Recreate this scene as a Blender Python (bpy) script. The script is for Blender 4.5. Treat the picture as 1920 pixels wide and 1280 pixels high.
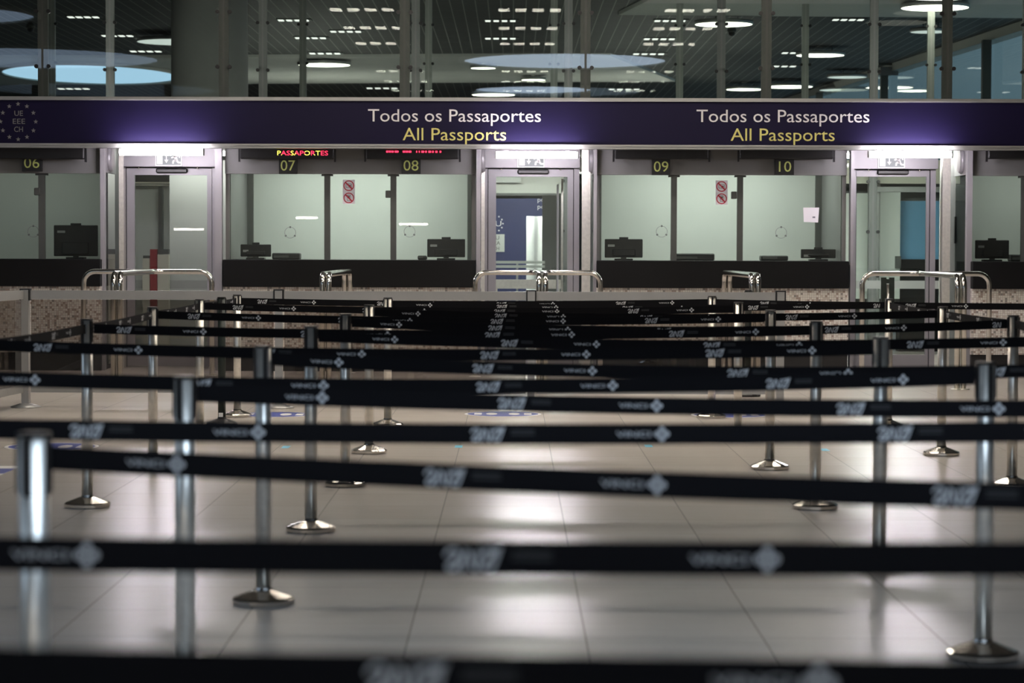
import bpy, bmesh, math, random
from mathutils import Matrix, Vector
random.seed(7)
for _o in list(bpy.data.objects): bpy.data.objects.remove(_o, do_unlink=True)
S = bpy.context.scene
COL = S.collection
# ------------------------------------------------------------------ camera, world, exposure
F = 4550.0; CAMH = 1.32
PITCH = math.atan(172.0/F); ROLL = 0.0027
CM = Matrix.Translation((0, 0, CAMH)) @ Matrix.Rotation(math.pi/2-PITCH, 4, 'X') @ Matrix.Rotation(ROLL, 4, 'Z')
cd = bpy.data.cameras.new('camera'); cam = bpy.data.objects.new('camera', cd); COL.objects.link(cam)
cam.matrix_world = CM
cd.sensor_width = 36; cd.lens = 36*F/1920; cd.clip_start = .05; cd.clip_end = 400
cd.dof.use_dof = True; cd.dof.focus_distance = 22.0; cd.dof.aperture_fstop = 3.9
S.camera = cam
W = bpy.data.worlds.new('dusk_sky'); S.world = W; W.use_nodes = True
wn = W.node_tree.nodes; bg = wn['Background']
bg.inputs[0].default_value = (.11, .165, .215, 1); bg.inputs[1].default_value = 1.7
S.view_settings.view_transform = 'Standard'; S.view_settings.look = 'None'
S.view_settings.gamma = 1; S.view_settings.use_curve_mapping = False
S.view_settings.exposure = 0.0
S.cycles.use_denoising = True
S.cycles.max_bounces = 8; S.cycles.transparent_max_bounces = 24
S.cycles.caustics_reflective = False; S.cycles.caustics_refractive = False
S.cycles.sample_clamp_indirect = 6

def ray(px, py):
    d = CM.to_3x3() @ Vector(((px-960)/F, -(py-640)/F, -1))
    return d
def at(px, py, Y):                     # point on the vertical plane at distance Y
    d = ray(px, py); return Vector((0, 0, CAMH)) + d*(Y/d.y)
def fl(px, py, z=0.0):                 # point on a horizontal plane
    d = ray(px, py); return Vector((0, 0, CAMH)) + d*((z-CAMH)/d.z)
def AX(px, Y, py=420): return at(px, py, Y).x
def AZ(py, Y, px=960): return at(px, py, Y).z

# ------------------------------------------------------------------ materials
def mat(name, col, rough=.5, metal=0., emit=None, es=1., var=0., vscale=8., bump=0., spec=.5, coat=0.):
    m = bpy.data.materials.new(name); m.use_nodes = True
    nt = m.node_tree; p = nt.nodes['Principled BSDF']
    p.inputs['Base Color'].default_value = (*col, 1); p.inputs['Roughness'].default_value = rough
    p.inputs['Metallic'].default_value = metal; p.inputs['Specular IOR Level'].default_value = spec
    p.inputs['Coat Weight'].default_value = coat
    if emit: p.inputs['Emission Color'].default_value = (*emit, 1); p.inputs['Emission Strength'].default_value = es
    if var or bump:
        tc = nt.nodes.new('ShaderNodeTexCoord'); nz = nt.nodes.new('ShaderNodeTexNoise')
        nz.inputs['Scale'].default_value = vscale; nz.inputs['Detail'].default_value = 4
        nt.links.new(tc.outputs['Object'], nz.inputs['Vector'])
        if var:
            r = nt.nodes.new('ShaderNodeValToRGB')
            r.color_ramp.elements[0].position = .3; r.color_ramp.elements[1].position = .7
            r.color_ramp.elements[0].color = (*[c*(1-var) for c in col], 1)
            r.color_ramp.elements[1].color = (*[min(1, c*(1+var)) for c in col], 1)
            nt.links.new(nz.outputs['Fac'], r.inputs[0]); nt.links.new(r.outputs[0], p.inputs['Base Color'])
        if bump:
            b = nt.nodes.new('ShaderNodeBump'); b.inputs['Strength'].default_value = bump
            nt.links.new(nz.outputs['Fac'], b.inputs['Height']); nt.links.new(b.outputs[0], p.inputs['Normal'])
    return m
def glass(name, tint=(1, 1, 1), refl=1.0):
    m = bpy.data.materials.new(name); m.use_nodes = True; nt = m.node_tree; nt.nodes.clear()
    o = nt.nodes.new('ShaderNodeOutputMaterial'); mx = nt.nodes.new('ShaderNodeMixShader')
    t = nt.nodes.new('ShaderNodeBsdfTransparent'); g = nt.nodes.new('ShaderNodeBsdfGlossy')
    f = nt.nodes.new('ShaderNodeFresnel'); f.inputs[0].default_value = 1.5
    k = nt.nodes.new('ShaderNodeMath'); k.operation = 'MULTIPLY'; k.inputs[1].default_value = refl
    t.inputs[0].default_value = (*tint, 1); g.inputs['Roughness'].default_value = 0.0
    ge = nt.nodes.new('ShaderNodeNewGeometry'); inv = nt.nodes.new('ShaderNodeMath'); inv.operation = 'SUBTRACT'; inv.inputs[0].default_value = 1.8
    b2 = nt.nodes.new('ShaderNodeMath'); b2.operation = 'MULTIPLY'; b2.inputs[1].default_value = 1.8; nt.links.new(ge.outputs['Backfacing'], b2.inputs[0])
    nt.links.new(b2.outputs[0], inv.inputs[1])                 # both faces of the pane reflect together, seen from the side one enters
    k2 = nt.nodes.new('ShaderNodeMath'); k2.operation = 'MULTIPLY'; k2.use_clamp = True
    nt.links.new(f.outputs[0], k.inputs[0]); nt.links.new(k.outputs[0], k2.inputs[0]); nt.links.new(inv.outputs[0], k2.inputs[1]); nt.links.new(k2.outputs[0], mx.inputs[0])
    nt.links.new(t.outputs[0], mx.inputs[1]); nt.links.new(g.outputs[0], mx.inputs[2])
    nt.links.new(mx.outputs[0], o.inputs[0]); return m
def nodemat(name):
    m = bpy.data.materials.new(name); m.use_nodes = True
    nt = m.node_tree; return m, nt, nt.nodes['Principled BSDF']
def mathn(nt, op, a, b=None, c=None):
    n = nt.nodes.new('ShaderNodeMath'); n.operation = op
    for i, v in enumerate((a, b, c)):
        if v is None: continue
        if isinstance(v, (int, float)): n.inputs[i].default_value = v
        else: nt.links.new(v, n.inputs[i])
    return n.outputs[0]

def floor_mat():
    m, nt, p = nodemat('floor_tile'); tc = nt.nodes.new('ShaderNodeTexCoord'); sp = nt.nodes.new('ShaderNodeSeparateXYZ')
    nt.links.new(tc.outputs['Object'], sp.inputs[0])
    u = mathn(nt, 'DIVIDE', mathn(nt, 'SUBTRACT', sp.outputs[0], .254), .604)
    v = mathn(nt, 'DIVIDE', mathn(nt, 'SUBTRACT', sp.outputs[1], .38), .604)
    def edge(c):
        fr = mathn(nt, 'FRACT', c); return mathn(nt, 'MINIMUM', fr, mathn(nt, 'SUBTRACT', 1., fr))
    ju = mathn(nt, 'LESS_THAN', edge(u), .0045); jv = mathn(nt, 'LESS_THAN', edge(v), .0042)
    j = mathn(nt, 'MAXIMUM', ju, jv)
    cb = nt.nodes.new('ShaderNodeCombineXYZ')
    nt.links.new(mathn(nt, 'FLOOR', u), cb.inputs[0]); nt.links.new(mathn(nt, 'FLOOR', v), cb.inputs[1])
    wnz = nt.nodes.new('ShaderNodeTexWhiteNoise'); wnz.noise_dimensions = '3D'; nt.links.new(cb.outputs[0], wnz.inputs[0])
    mp = nt.nodes.new('ShaderNodeMapping'); mp.inputs['Scale'].default_value = (1.2, 7, 1)
    nt.links.new(tc.outputs['Object'], mp.inputs[0])
    nz = nt.nodes.new('ShaderNodeTexNoise'); nz.inputs['Scale'].default_value = 2.2; nz.inputs['Detail'].default_value = 5
    nt.links.new(mp.outputs[0], nz.inputs['Vector'])
    s = mathn(nt, 'ADD', mathn(nt, 'MULTIPLY', wnz.outputs[0], .35), mathn(nt, 'MULTIPLY', nz.outputs['Fac'], .65))
    r = nt.nodes.new('ShaderNodeValToRGB'); r.color_ramp.elements[0].position = .2; r.color_ramp.elements[1].position = .8
    r.color_ramp.elements[0].color = (.47, .425, .385, 1); r.color_ramp.elements[1].color = (.53, .485, .445, 1)
    nt.links.new(s, r.inputs[0])
    mx = nt.nodes.new('ShaderNodeMix'); mx.data_type = 'RGBA'
    nt.links.new(j, mx.inputs[0]); nt.links.new(r.outputs[0], mx.inputs[6]); mx.inputs[7].default_value = (.07, .06, .055, 1)
    nt.links.new(mx.outputs[2], p.inputs['Base Color'])
    nt.links.new(mathn(nt, 'MULTIPLY_ADD', j, .4, .255), p.inputs['Roughness'])
    p.inputs['Specular IOR Level'].default_value = .5
    return m
def mosaic_mat():
    m, nt, p = nodemat('mosaic_tile'); tc = nt.nodes.new('ShaderNodeTexCoord'); sp = nt.nodes.new('ShaderNodeSeparateXYZ')
    nt.links.new(tc.outputs['Object'], sp.inputs[0])
    u = mathn(nt, 'DIVIDE', mathn(nt, 'ADD', sp.outputs[0], sp.outputs[1]), .024); v = mathn(nt, 'DIVIDE', sp.outputs[2], .024)
    cb = nt.nodes.new('ShaderNodeCombineXYZ'); nt.links.new(mathn(nt, 'FLOOR', u), cb.inputs[0]); nt.links.new(mathn(nt, 'FLOOR', v), cb.inputs[1])
    wz = nt.nodes.new('ShaderNodeTexWhiteNoise'); nt.links.new(cb.outputs[0], wz.inputs[0])
    r = nt.nodes.new('ShaderNodeValToRGB'); r.color_ramp.interpolation = 'CONSTANT'
    e = r.color_ramp.elements; e[0].color = (.70, .67, .61, 1); e[1].position = .45; e[1].color = (.56, .50, .44, 1)
    for pos, c in ((.68, (.34, .26, .22, 1)), (.85, (.7, .66, .62, 1)), (.94, (.25, .23, .21, 1))):
        q = e.new(pos); q.color = c
    nt.links.new(wz.outputs[0], r.inputs[0])
    def edge(c):
        fr = mathn(nt, 'FRACT', c); return mathn(nt, 'MINIMUM', fr, mathn(nt, 'SUBTRACT', 1., fr))
    j = mathn(nt, 'LESS_THAN', mathn(nt, 'MINIMUM', edge(u), edge(v)), .07)
    mx = nt.nodes.new('ShaderNodeMix'); mx.data_type = 'RGBA'; nt.links.new(j, mx.inputs[0])
    nt.links.new(r.outputs[0], mx.inputs[6]); mx.inputs[7].default_value = (.4, .36, .33, 1)
    nt.links.new(mx.outputs[2], p.inputs['Base Color']); p.inputs['Roughness'].default_value = .35
    return m
def slat_mat():
    m, nt, p = nodemat('slatted_ceiling'); tc = nt.nodes.new('ShaderNodeTexCoord'); sp = nt.nodes.new('ShaderNodeSeparateXYZ')
    nt.links.new(tc.outputs['Object'], sp.inputs[0])
    fr = mathn(nt, 'FRACT', mathn(nt, 'DIVIDE', sp.outputs[0], .2)); j = mathn(nt, 'LESS_THAN', fr, .09)
    fr2 = mathn(nt, 'FRACT', mathn(nt, 'DIVIDE', sp.outputs[1], 1.2)); j2 = mathn(nt, 'LESS_THAN', fr2, .01)
    mx = nt.nodes.new('ShaderNodeMix'); mx.data_type = 'RGBA'; nt.links.new(mathn(nt, 'MAXIMUM', j, j2), mx.inputs[0])
    mx.inputs[6].default_value = (.055, .058, .056, 1); mx.inputs[7].default_value = (.26, .26, .24, 1)
    nt.links.new(mx.outputs[2], p.inputs['Base Color']); p.inputs['Roughness'].default_value = .6
    return m
M = dict(
    floor=floor_mat(), mosaic=mosaic_mat(), slat=slat_mat(),
    steel=mat('brushed_steel', (.80, .77, .70), .34, .8, var=.08, vscale=30),
    chrome=mat('polished_steel', (.7, .67, .62), .16, 1.),
    alu=mat('painted_aluminium', (.27, .26, .275), .4, .2, var=.03, vscale=4),
    alug=mat('anodised_aluminium', (.42, .42, .41), .4, .6, var=.04, vscale=6),
    black=mat('black_plastic', (.012, .012, .013), .4, var=.2, vscale=20),
    belt=mat('black_webbing', (.008, .008, .0095), .85, bump=.15, vscale=160, spec=.08),
    print=mat('white_print', (.68, .7, .72), .7), printg=mat('grey_print', (.035, .037, .04), .7),
    ledge=mat('black_laminate', (.007, .007, .0075), .5, var=.15, vscale=3, spec=.15),
    plinth=mat('dark_plinth', (.015, .014, .014), .5, var=.2),
    grey=mat('grey_panel', (.18, .18, .18), .5, var=.06, vscale=3), dgrey=mat('dark_grey_frame', (.075, .08, .075), .45, var=.05),
    pale=mat('pale_green_wall', (.58, .605, .57), .65, var=.03, vscale=2), palew=mat('pale_grey_wall', (.55, .56, .54), .7, var=.03, vscale=2),
    navy=mat('navy_sign_face', (.0065, .004, .028), .5, spec=.2, var=.06, vscale=2), navy2=mat('navy_wall', (.028, .035, .115), .6, var=.06),
    white=mat('white_lettering', (.78, .76, .8), .5), yellow=mat('yellow_lettering', (.72, .66, .22), .5),
    ylw2=mat('lime_digits', (.62, .68, .22), .5), dim=mat('grey_lettering', (.22, .22, .23), .5),
    led_r=mat('red_led', (.1, 0, 0), .5, emit=(1, .03, .08), es=3.), led_y=mat('amber_led', (.1, .1, 0), .5, emit=(.9, .8, .1), es=2.5),
    tube=mat('fluorescent_tube', (.9, .9, .9), .5, emit=(1, .92, 1), es=95.),
    lamp=mat('lamp_diffuser', (.9, .9, .85), .5, emit=(1, .95, .8), es=6.),
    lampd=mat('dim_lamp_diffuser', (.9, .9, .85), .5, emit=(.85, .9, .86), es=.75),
    cell=mat('louvre_cell', (.8, .8, .8), .5, emit=(1, .97, .92), es=1.4),
    hcell=mat('unseen_lamp_cell', (.8, .8, .8), .5, emit=(1, .9, .78), es=62.),
    panel_l=mat('booth_lamp_diffuser', (.9, .9, .9), .5, emit=(1, 1, .93), es=5.),
    sky_b=mat('skylight_glazing', (.2, .3, .4), .3, emit=(.42, .64, .86), es=1.15),
    sky_h=mat('hall_skylight_glazing', (.2, .3, .4), .3, emit=(.60, .76, .97), es=6.2),
    sky_l=mat('left_skylight_glazing', (.2, .3, .4), .3, emit=(.55, .74, 1.), es=2.2),
    soffit=mat('soffit_plaster', (.68, .68, .64), .8, var=.04, vscale=1.), wallp=mat('hall_wall', (.5, .49, .46), .8, var=.04, vscale=1.), wall=mat('dark_wall', (.16, .155, .15), .8, var=.06, vscale=1.),
    colm=mat('column_paint', (.42, .43, .42), .45, var=.05, vscale=3),
    glass=glass('clear_glass', (.96, .98, .97)), glassq=glass('coated_glass', (.95, .97, .96), .22), glassb=glass('booth_glass', (.9, .94, .92)), glassd=glass('smoked_panel', (.62, .6, .58), .6),
    red=mat('red_paint', (.28, .02, .025), .5), beige=mat('beige_laminate', (.62, .6, .5), .6), blue=mat('blue_panel', (.13, .33, .52), .5),
    dotb=mat('blue_vinyl', (.05, .07, .3), .45), dotw=mat('white_vinyl', (.75, .74, .72), .45), cyan=mat('cyan_tape', (.08, .42, .6), .5),
    exitg=mat('exit_sign_green', (.16, .19, .19), .4), exitw=mat('exit_sign_white', (.8, .8, .8), .4),
    paper=mat('paper', (.8, .78, .85), .7), redink=mat('red_ink', (.5, .02, .05), .5), darkpost=mat('dark_green_post', (.012, .02, .016), .45),
    noteb=mat('grey_ink', (.2, .2, .25), .7),
)
# ------------------------------------------------------------------ mesh building
class MB:
    def __init__(s): s.v = []; s.f = []; s.m = []; s.sm = []
    def add(s, vs, fs, m=0, smooth=False):
        o = len(s.v); s.v += [tuple(v) for v in vs]
        for f in fs: s.f.append(tuple(o+i for i in f)); s.m.append(m); s.sm.append(smooth)
        return s
    def box(s, x0, x1, y0, y1, z0, z1, m=0):
        if x0 > x1: x0, x1 = x1, x0
        if y0 > y1: y0, y1 = y1, y0
        if z0 > z1: z0, z1 = z1, z0
        vs = [(x, y, z) for z in (z0, z1) for y in (y0, y1) for x in (x0, x1)]
        return s.add(vs, [(0, 2, 3, 1), (4, 5, 7, 6), (0, 1, 5, 4), (2, 6, 7, 3), (0, 4, 6, 2), (1, 3, 7, 5)], m)
    def bev(s, x0, x1, y0, y1, z0, z1, b=.008, m=0):          # box with chamfered vertical and top edges
        if x0 > x1: x0, x1 = x1, x0
        if y0 > y1: y0, y1 = y1, y0
        def ring(x0, x1, y0, y1, z, b): return [(x0+b, y0, z), (x1-b, y0, z), (x1, y0+b, z), (x1, y1-b, z), (x1-b, y1, z), (x0+b, y1, z), (x0, y1-b, z), (x0, y0+b, z)]
        R = [ring(x0+b, x1-b, y0+b, y1-b, z0, b*.5), ring(x0, x1, y0, y1, z0+b, b), ring(x0, x1, y0, y1, z1-b, b), ring(x0+b, x1-b, y0+b, y1-b, z1, b*.5)]
        vs = sum(R, []); fs = [tuple(range(7, -1, -1)), tuple(range(24, 32))]
        for k in range(3): fs += [(k*8+i, k*8+(i+1) % 8, k*8+8+(i+1) % 8, k*8+8+i) for i in range(8)]
        return s.add(vs, fs, m)
    def lathe(s, prof, n=24, c=(0, 0, 0), m=0, smooth=True, caps=True):
        vs = []
        for r, z in prof: vs += [(c[0]+r*math.cos(2*math.pi*i/n), c[1]+r*math.sin(2*math.pi*i/n), c[2]+z) for i in range(n)]
        fs = []
        for k in range(len(prof)-1): fs += [(k*n+i, k*n+(i+1) % n, (k+1)*n+(i+1) % n, (k+1)*n+i) for i in range(n)]
        s.add(vs, fs, m, smooth)
        if caps:
            o = len(s.v)-len(vs); e = (len(prof)-1)*n
            s.f.append(tuple(o+i for i in range(n-1, -1, -1))); s.f.append(tuple(o+e+i for i in range(n))); s.m += [m, m]; s.sm += [False, False]
        return s
    def tube(s, pts, r, n=12, m=0):
        pts = [Vector(p) for p in pts]; vs = []; up = None
        for i, p in enumerate(pts):
            t = (pts[min(i+1, len(pts)-1)]-pts[max(i-1, 0)]).normalized()
            if up is None:
                a = Vector((0, 0, 1)) if abs(t.z) < .9 else Vector((1, 0, 0)); up = t.cross(a).normalized()
            up = (up-t*up.dot(t)).normalized(); b = t.cross(up)
            vs += [p+up*r*math.cos(2*math.pi*k/n)+b*r*math.sin(2*math.pi*k/n) for k in range(n)]
        fs = []
        for i in range(len(pts)-1): fs += [(i*n+k, i*n+(k+1) % n, (i+1)*n+(k+1) % n, (i+1)*n+k) for k in range(n)]
        s.add(vs, fs, m, True); o = len(s.v)-len(vs); e = (len(pts)-1)*n
        s.f.append(tuple(o+i for i in range(n-1, -1, -1))); s.f.append(tuple(o+e+i for i in range(n))); s.m += [m, m]; s.sm += [False, False]
        return s
    def cyl(s, p, q, r, n=16, m=0): return s.tube([p, q], r, n, m)
    def prism(s, poly, z0, z1, m=0):                          # polygon in x,y extruded in z
        n = len(poly); vs = [(x, y, z0) for x, y in poly]+[(x, y, z1) for x, y in poly]
        return s.add(vs, [tuple(range(n-1, -1, -1)), tuple(range(n, 2*n))]+[(i, (i+1) % n, n+(i+1) % n, n+i) for i in range(n)], m)
    def plate(s, poly, Y, t, m=0):                            # polygon in x,z facing the camera, thickness t behind it
        n = len(poly); vs = [(x, Y, z) for x, z in poly]+[(x, Y+t, z) for x, z in poly]
        return s.add(vs, [tuple(range(n)), tuple(range(2*n-1, n-1, -1))]+[(i, n+i, n+(i+1) % n, (i+1) % n) for i in range(n)], m)
    def build(s, name, mats, parent=None, loc=None):
        me = bpy.data.meshes.new(name); me.from_pydata(s.v, [], s.f)
        for m in (mats if isinstance(mats, (list, tuple)) else [mats]): me.materials.append(m)
        for p, mi, sm in zip(me.polygons, s.m, s.sm): p.material_index = mi; p.use_smooth = sm
        bm = bmesh.new(); bm.from_mesh(me); bmesh.ops.recalc_face_normals(bm, faces=bm.faces[:]); bm.to_mesh(me); bm.free()
        o = bpy.data.objects.new(name, me); COL.objects.link(o)
        if loc is not None: o.location = loc
        if parent is not None:
            o.parent = parent
            if loc is None:                                  # the mesh is given in world coordinates
                o.location = -Vector(parent_world(parent))
        return o
def parent_world(p):
    v = Vector(p.location)
    while p.parent is not None: p = p.parent; v += Vector(p.location)
    return v
def thing(name, label, cat, loc=(0, 0, 0), group=None, kind=None):
    o = bpy.data.objects.new(name, None); COL.objects.link(o); o.location = loc; o.empty_display_size = .1
    return tag(o, label, cat, group, kind)
def tag(o, label=None, cat=None, group=None, kind=None):
    if label: o['label'] = label
    if cat: o['category'] = cat
    if group: o['group'] = group
    if kind: o['kind'] = kind
    return o
def struct(o, label=None, cat=None): return tag(o, label, cat, None, 'structure')
def dup(root, loc, label, group=None, rz=0):
    r = root.copy(); COL.objects.link(r); r.location = loc; r.rotation_euler = (0, 0, rz); r['label'] = label
    if group: r['group'] = group
    for ch in [c for c in bpy.data.objects if c.parent == root]:
        c = ch.copy(); COL.objects.link(c); c.parent = r
        for g in [g for g in bpy.data.objects if g.parent == ch]:
            d = g.copy(); COL.objects.link(d); d.parent = c
    return r
def text2d(txt, size=1., sx=1.):
    cu = bpy.data.curves.new('t', 'FONT'); cu.body = txt; cu.size = size; cu.resolution_u = 3
    o = bpy.data.objects.new('t', cu); COL.objects.link(o)
    dg = bpy.context.evaluated_depsgraph_get(); me = bpy.data.meshes.new_from_object(o.evaluated_get(dg))
    vs = [(v.co.x*sx, v.co.y) for v in me.vertices]; fs = [tuple(p.vertices) for p in me.polygons]
    bpy.data.objects.remove(o); bpy.data.curves.remove(cu); bpy.data.meshes.remove(me)
    x0 = min(v[0] for v in vs); vs = [(x-x0, y) for x, y in vs]
    return vs, fs, max(v[0] for v in vs)
CAPH = max(v[1] for v in text2d('H')[0])
def text_to(mb, txt, x0, x1, zbase, cap, Y, m=0):             # flat lettering fitted between x0 and x1, capital height cap
    vs, fs, w = text2d(txt); k = (x1-x0)/w; kz = cap/CAPH
    mb.add([(x0+x*k, Y, zbase+z*kz) for x, z in vs], fs, m); return mb
ORD = ['first', 'second', 'third', 'fourth', 'fifth', 'sixth', 'seventh', 'eighth', 'ninth', 'tenth', 'eleventh', 'twelfth']

# ================================================================== SETTING
YB, YD, YS = 26.2, 27.05, 25.9                # booth fronts, doors, overhead sign
ZC = 5.2
fx = lambda y: 8.6-.078*(y-40.8)
PLAN = [(-17, -14), (17, -14), (17, 29.05), (fx(29.05)+.3, 29.05), (fx(82)+.3, 82), (-17, 82)]
struct(MB().prism(PLAN, -.1, 0).build('floor', M['floor']))
struct(MB().prism(PLAN, ZC, ZC+.1).build('ceiling', M['slat']))
struct(MB().box(-17.2, -17, -14, 82, 0, ZC).build('wall_left', M['wallp']))
struct(MB().box(-17, 17, -14.2, -14, 0, ZC).build('wall_rear', M['wallp']))
struct(MB().box(-17, fx(82)+.3, 82, 82.2, 0, ZC).build('wall_back', M['wall']))
struct(MB().box(17, 17.2, -14, 29, 0, ZC).build('wall_right', M['wallp']))
# glazed facade on the far right, running towards the back
fy0, fy1 = 29.0, 82.0
struct(MB().box(fx(fy0), 17, 28.9, 29.05, 0, ZC).build('wall_side', M['wall']))
def facade_piece(mb, y0, y1, z0, z1, t):
    mb.add([(fx(y)+dx, y, z) for z in (z0, z1) for y in (y0, y1) for dx in (0, t)], [(0, 2, 3, 1), (4, 5, 7, 6), (0, 1, 5, 4), (2, 6, 7, 3), (0, 4, 6, 2), (1, 3, 7, 5)])
    return mb
fac = thing('window_1', None, None, (fx(50), 50, 0)); struct(fac)
facade_piece(MB(), fy0, fy1, ZC-.16, ZC-.002, .3).build('head_beam', M['soffit'], fac)
facade_piece(MB(), fy0, fy1, .002, .9, .2).build('sill_wall', M['wall'], fac)
facade_piece(MB(), fy0, fy1, .9, ZC-.16, .02).build('glass_pane', M['glass'], fac)
for y in (57.3, 50.7, 42.9, 35.8, 64, 71):
    MB().box(fx(y)-.17, fx(y)-.02, y-.08, y+.08, .002, ZC-.17).build('facade_mullion', M['dgrey'], fac)
# pale flat soffit panels under the slatted ceiling
def zpoly(pts, z): return [tuple(fl(px, py, z)[:2]) for px, py in pts]
struct(MB().prism(zpoly([(-700, 112), (1145, 105), (1266, 153), (-700, 163)], ZC-.06), ZC-.06, ZC-.002).build('trim_1', M['soffit']))
struct(MB().prism(zpoly([(1160, 28), (1262, -22), (2150, -22), (2150, 36)], ZC-.06), ZC-.06, ZC-.002).build('trim_2', M['soffit']))
# round column behind the left glazing
struct(MB().lathe([(.56, .002), (.54, .3), (.52, ZC-.002)], 40, (AX(393, 33.5, 90), 33.5, 0)).build('trim_3', M['colm']))
# roof deck over the booths and doors, and the beam the glazing stands on
struct(MB().box(-9, 9, YS+.16, 28.35, 2.49, 2.56).build('trim_4', M['grey']))
ZST = AZ(183, YS); ZSB = AZ(276, YS)
struct(MB().box(-9, 9, YS+.12, 26.45, ZST-.06, ZST).build('trim_5', M['alug']))

# ---- upper glazing: three rows of posts with clear panes
wi = [2]
def glazing(Y, x0, n, z0, w, matp, kcl, gm='glassq'):
    for i in range(n):
        x = x0+1.95*i
        g = struct(thing('window_%d' % wi[0], None, None, (x, Y, z0))); wi[0] += 1
        MB().box(x-w/2, x+w/2, Y, Y+.06, z0+.001, ZC-.004).build('glazing_post', matp, g)
        if i < n-1: MB().box(x+.012, x+1.938, Y-.022, Y-.012, z0+.02, ZC-.01).build('glass_pane', M[gm], g)
        for z in kcl:
            for sx in (-1, 1):
                mb = MB(); mb.cyl((x+sx*(w/2+.012), Y-.035, z), (x+sx*(w/2+.012), Y+.02, z), .022, 10)
                mb.box(x+sx*(w/2-.01), x+sx*(w/2+.014), Y-.012, Y+.01, z-.012, z+.012)
                mb.build('post_clamp', M['black'], g)
X1 = AX(1098, YB+.05, 90)
glazing(YB+.05, X1-1.95*4, 9, ZST, .108, M['dgrey'], (3.28, 3.87, 4.46, 5.0), 'glass')
X2 = AX(1066, 31.07, 90); glazing(31.07, X2-1.95*4, 9, 0, .105, M['grey'], (.5, 1.0, 1.56, 2.2, 3.0, 3.6, 4.2, 4.8))
X3 = AX(1039, 37.8, 90); glazing(37.8, X3-1.95*5, 10, 0, .108, M['alug'], (3.0, 3.6, 4.2, 4.8))
struct(MB().box(-9, 9, 31.05, 31.2, ZC-.09, ZC-.005).build('trim_6', M['dgrey']))

# ---- skylights in the ceiling (dusk sky behind round openings)
def skylight(name, x, y, r, m, label, dz=0., sy=1.):
    t = thing(name, label, 'skylight', (x, y, ZC-.05-dz)); t.scale = (1, sy, 1)
    MB().lathe([(r, -.001), (r, .02)], 64, (0, 0, .02)).build('glazing', m, t, loc=(0, 0, 0))
    MB().lathe([(r, -.03), (r+.12, -.03), (r+.12, .029), (r, .029)], 64, (0, 0, .02), caps=False).build('rim', M['soffit'], t, loc=(0, 0, 0))
p = fl(172, 133, ZC-.03); skylight('skylight', p.x, p.y, 1.85, M['sky_b'], 'large bright blue oval skylight in the far left soffit', .07, 1.6)
skylight('skylight', 1.06, 2.9, 2.05, M['sky_h'], 'round skylight over the queue, mirrored in the glazing above the middle door')
skylight('skylight', .5, -6.0, 1.4, M['sky_h'], 'smaller round skylight behind the camera, mirrored low over the middle door')
skylight('skylight', -9.9, 3.2, 2.7, M['sky_l'], 'wide round skylight over the left hall, mirrored behind the left glazing')
skylight('skylight', -9.6, 12.4, 1.7, M['sky_l'], 'round skylight mirrored in the top left corner of the glazing')
# ---- disc lamps hanging under the far ceiling
DISC = [(608, 122, 48, 'lamp', 'second pane from the column'), (906, 128, 23, 'lamp', 'the navy sign, left of the middle skylight reflection'), (1000, 150, 22, 'lamp', 'the words on the middle of the sign'),
        (1357, 46, 53, 'lamp', 'the pale soffit point at upper right'), (1753, 15, 62, 'lamp', 'the right end of the pale soffit'), (1765, -6, 66, 'lamp', 'the top right edge of the picture'),
        (330, 79, 72, 'lampd', 'the round column, standing in for a mirrored lamp'), (375, 138, 31, 'lamp', 'the foot of the round column'), (1742, 60, 34, 'lampd', 'the dusk sky, uppermost in front of it'),  # the disc crossing the column imitates a mirrored lamp
        (1588, 145, 36, 'lampd', 'the dusk sky, just over the lowest disc'), (1582, 169, 45, 'lampd', 'the dusk sky, lowest disc'), (1538, 104, 44, 'lamp', 'the slanting ceiling edge'), (1479, 163, 44, 'lamp', 'the second number on the right sign half'),
        (925, 178, 40, 'lamp', 'the top edge of the navy sign at its middle'), (1396, 168, 34, 'lamp', 'the right hand words of the sign')]
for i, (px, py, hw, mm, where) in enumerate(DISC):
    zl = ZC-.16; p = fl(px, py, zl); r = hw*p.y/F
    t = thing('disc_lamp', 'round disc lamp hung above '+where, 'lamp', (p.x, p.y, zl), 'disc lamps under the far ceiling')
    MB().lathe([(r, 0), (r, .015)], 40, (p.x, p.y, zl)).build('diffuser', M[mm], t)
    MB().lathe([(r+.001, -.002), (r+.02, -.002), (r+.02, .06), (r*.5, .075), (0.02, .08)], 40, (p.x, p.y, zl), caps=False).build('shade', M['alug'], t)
    for a in range(3): MB().cyl((p.x+r*.5*math.cos(a*2.1), p.y+r*.5*math.sin(a*2.1), zl+.06), (p.x+r*.5*math.cos(a*2.1), p.y+r*.5*math.sin(a*2.1), ZC-.003), .006, 6).build('hanger', M['black'], t)
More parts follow.
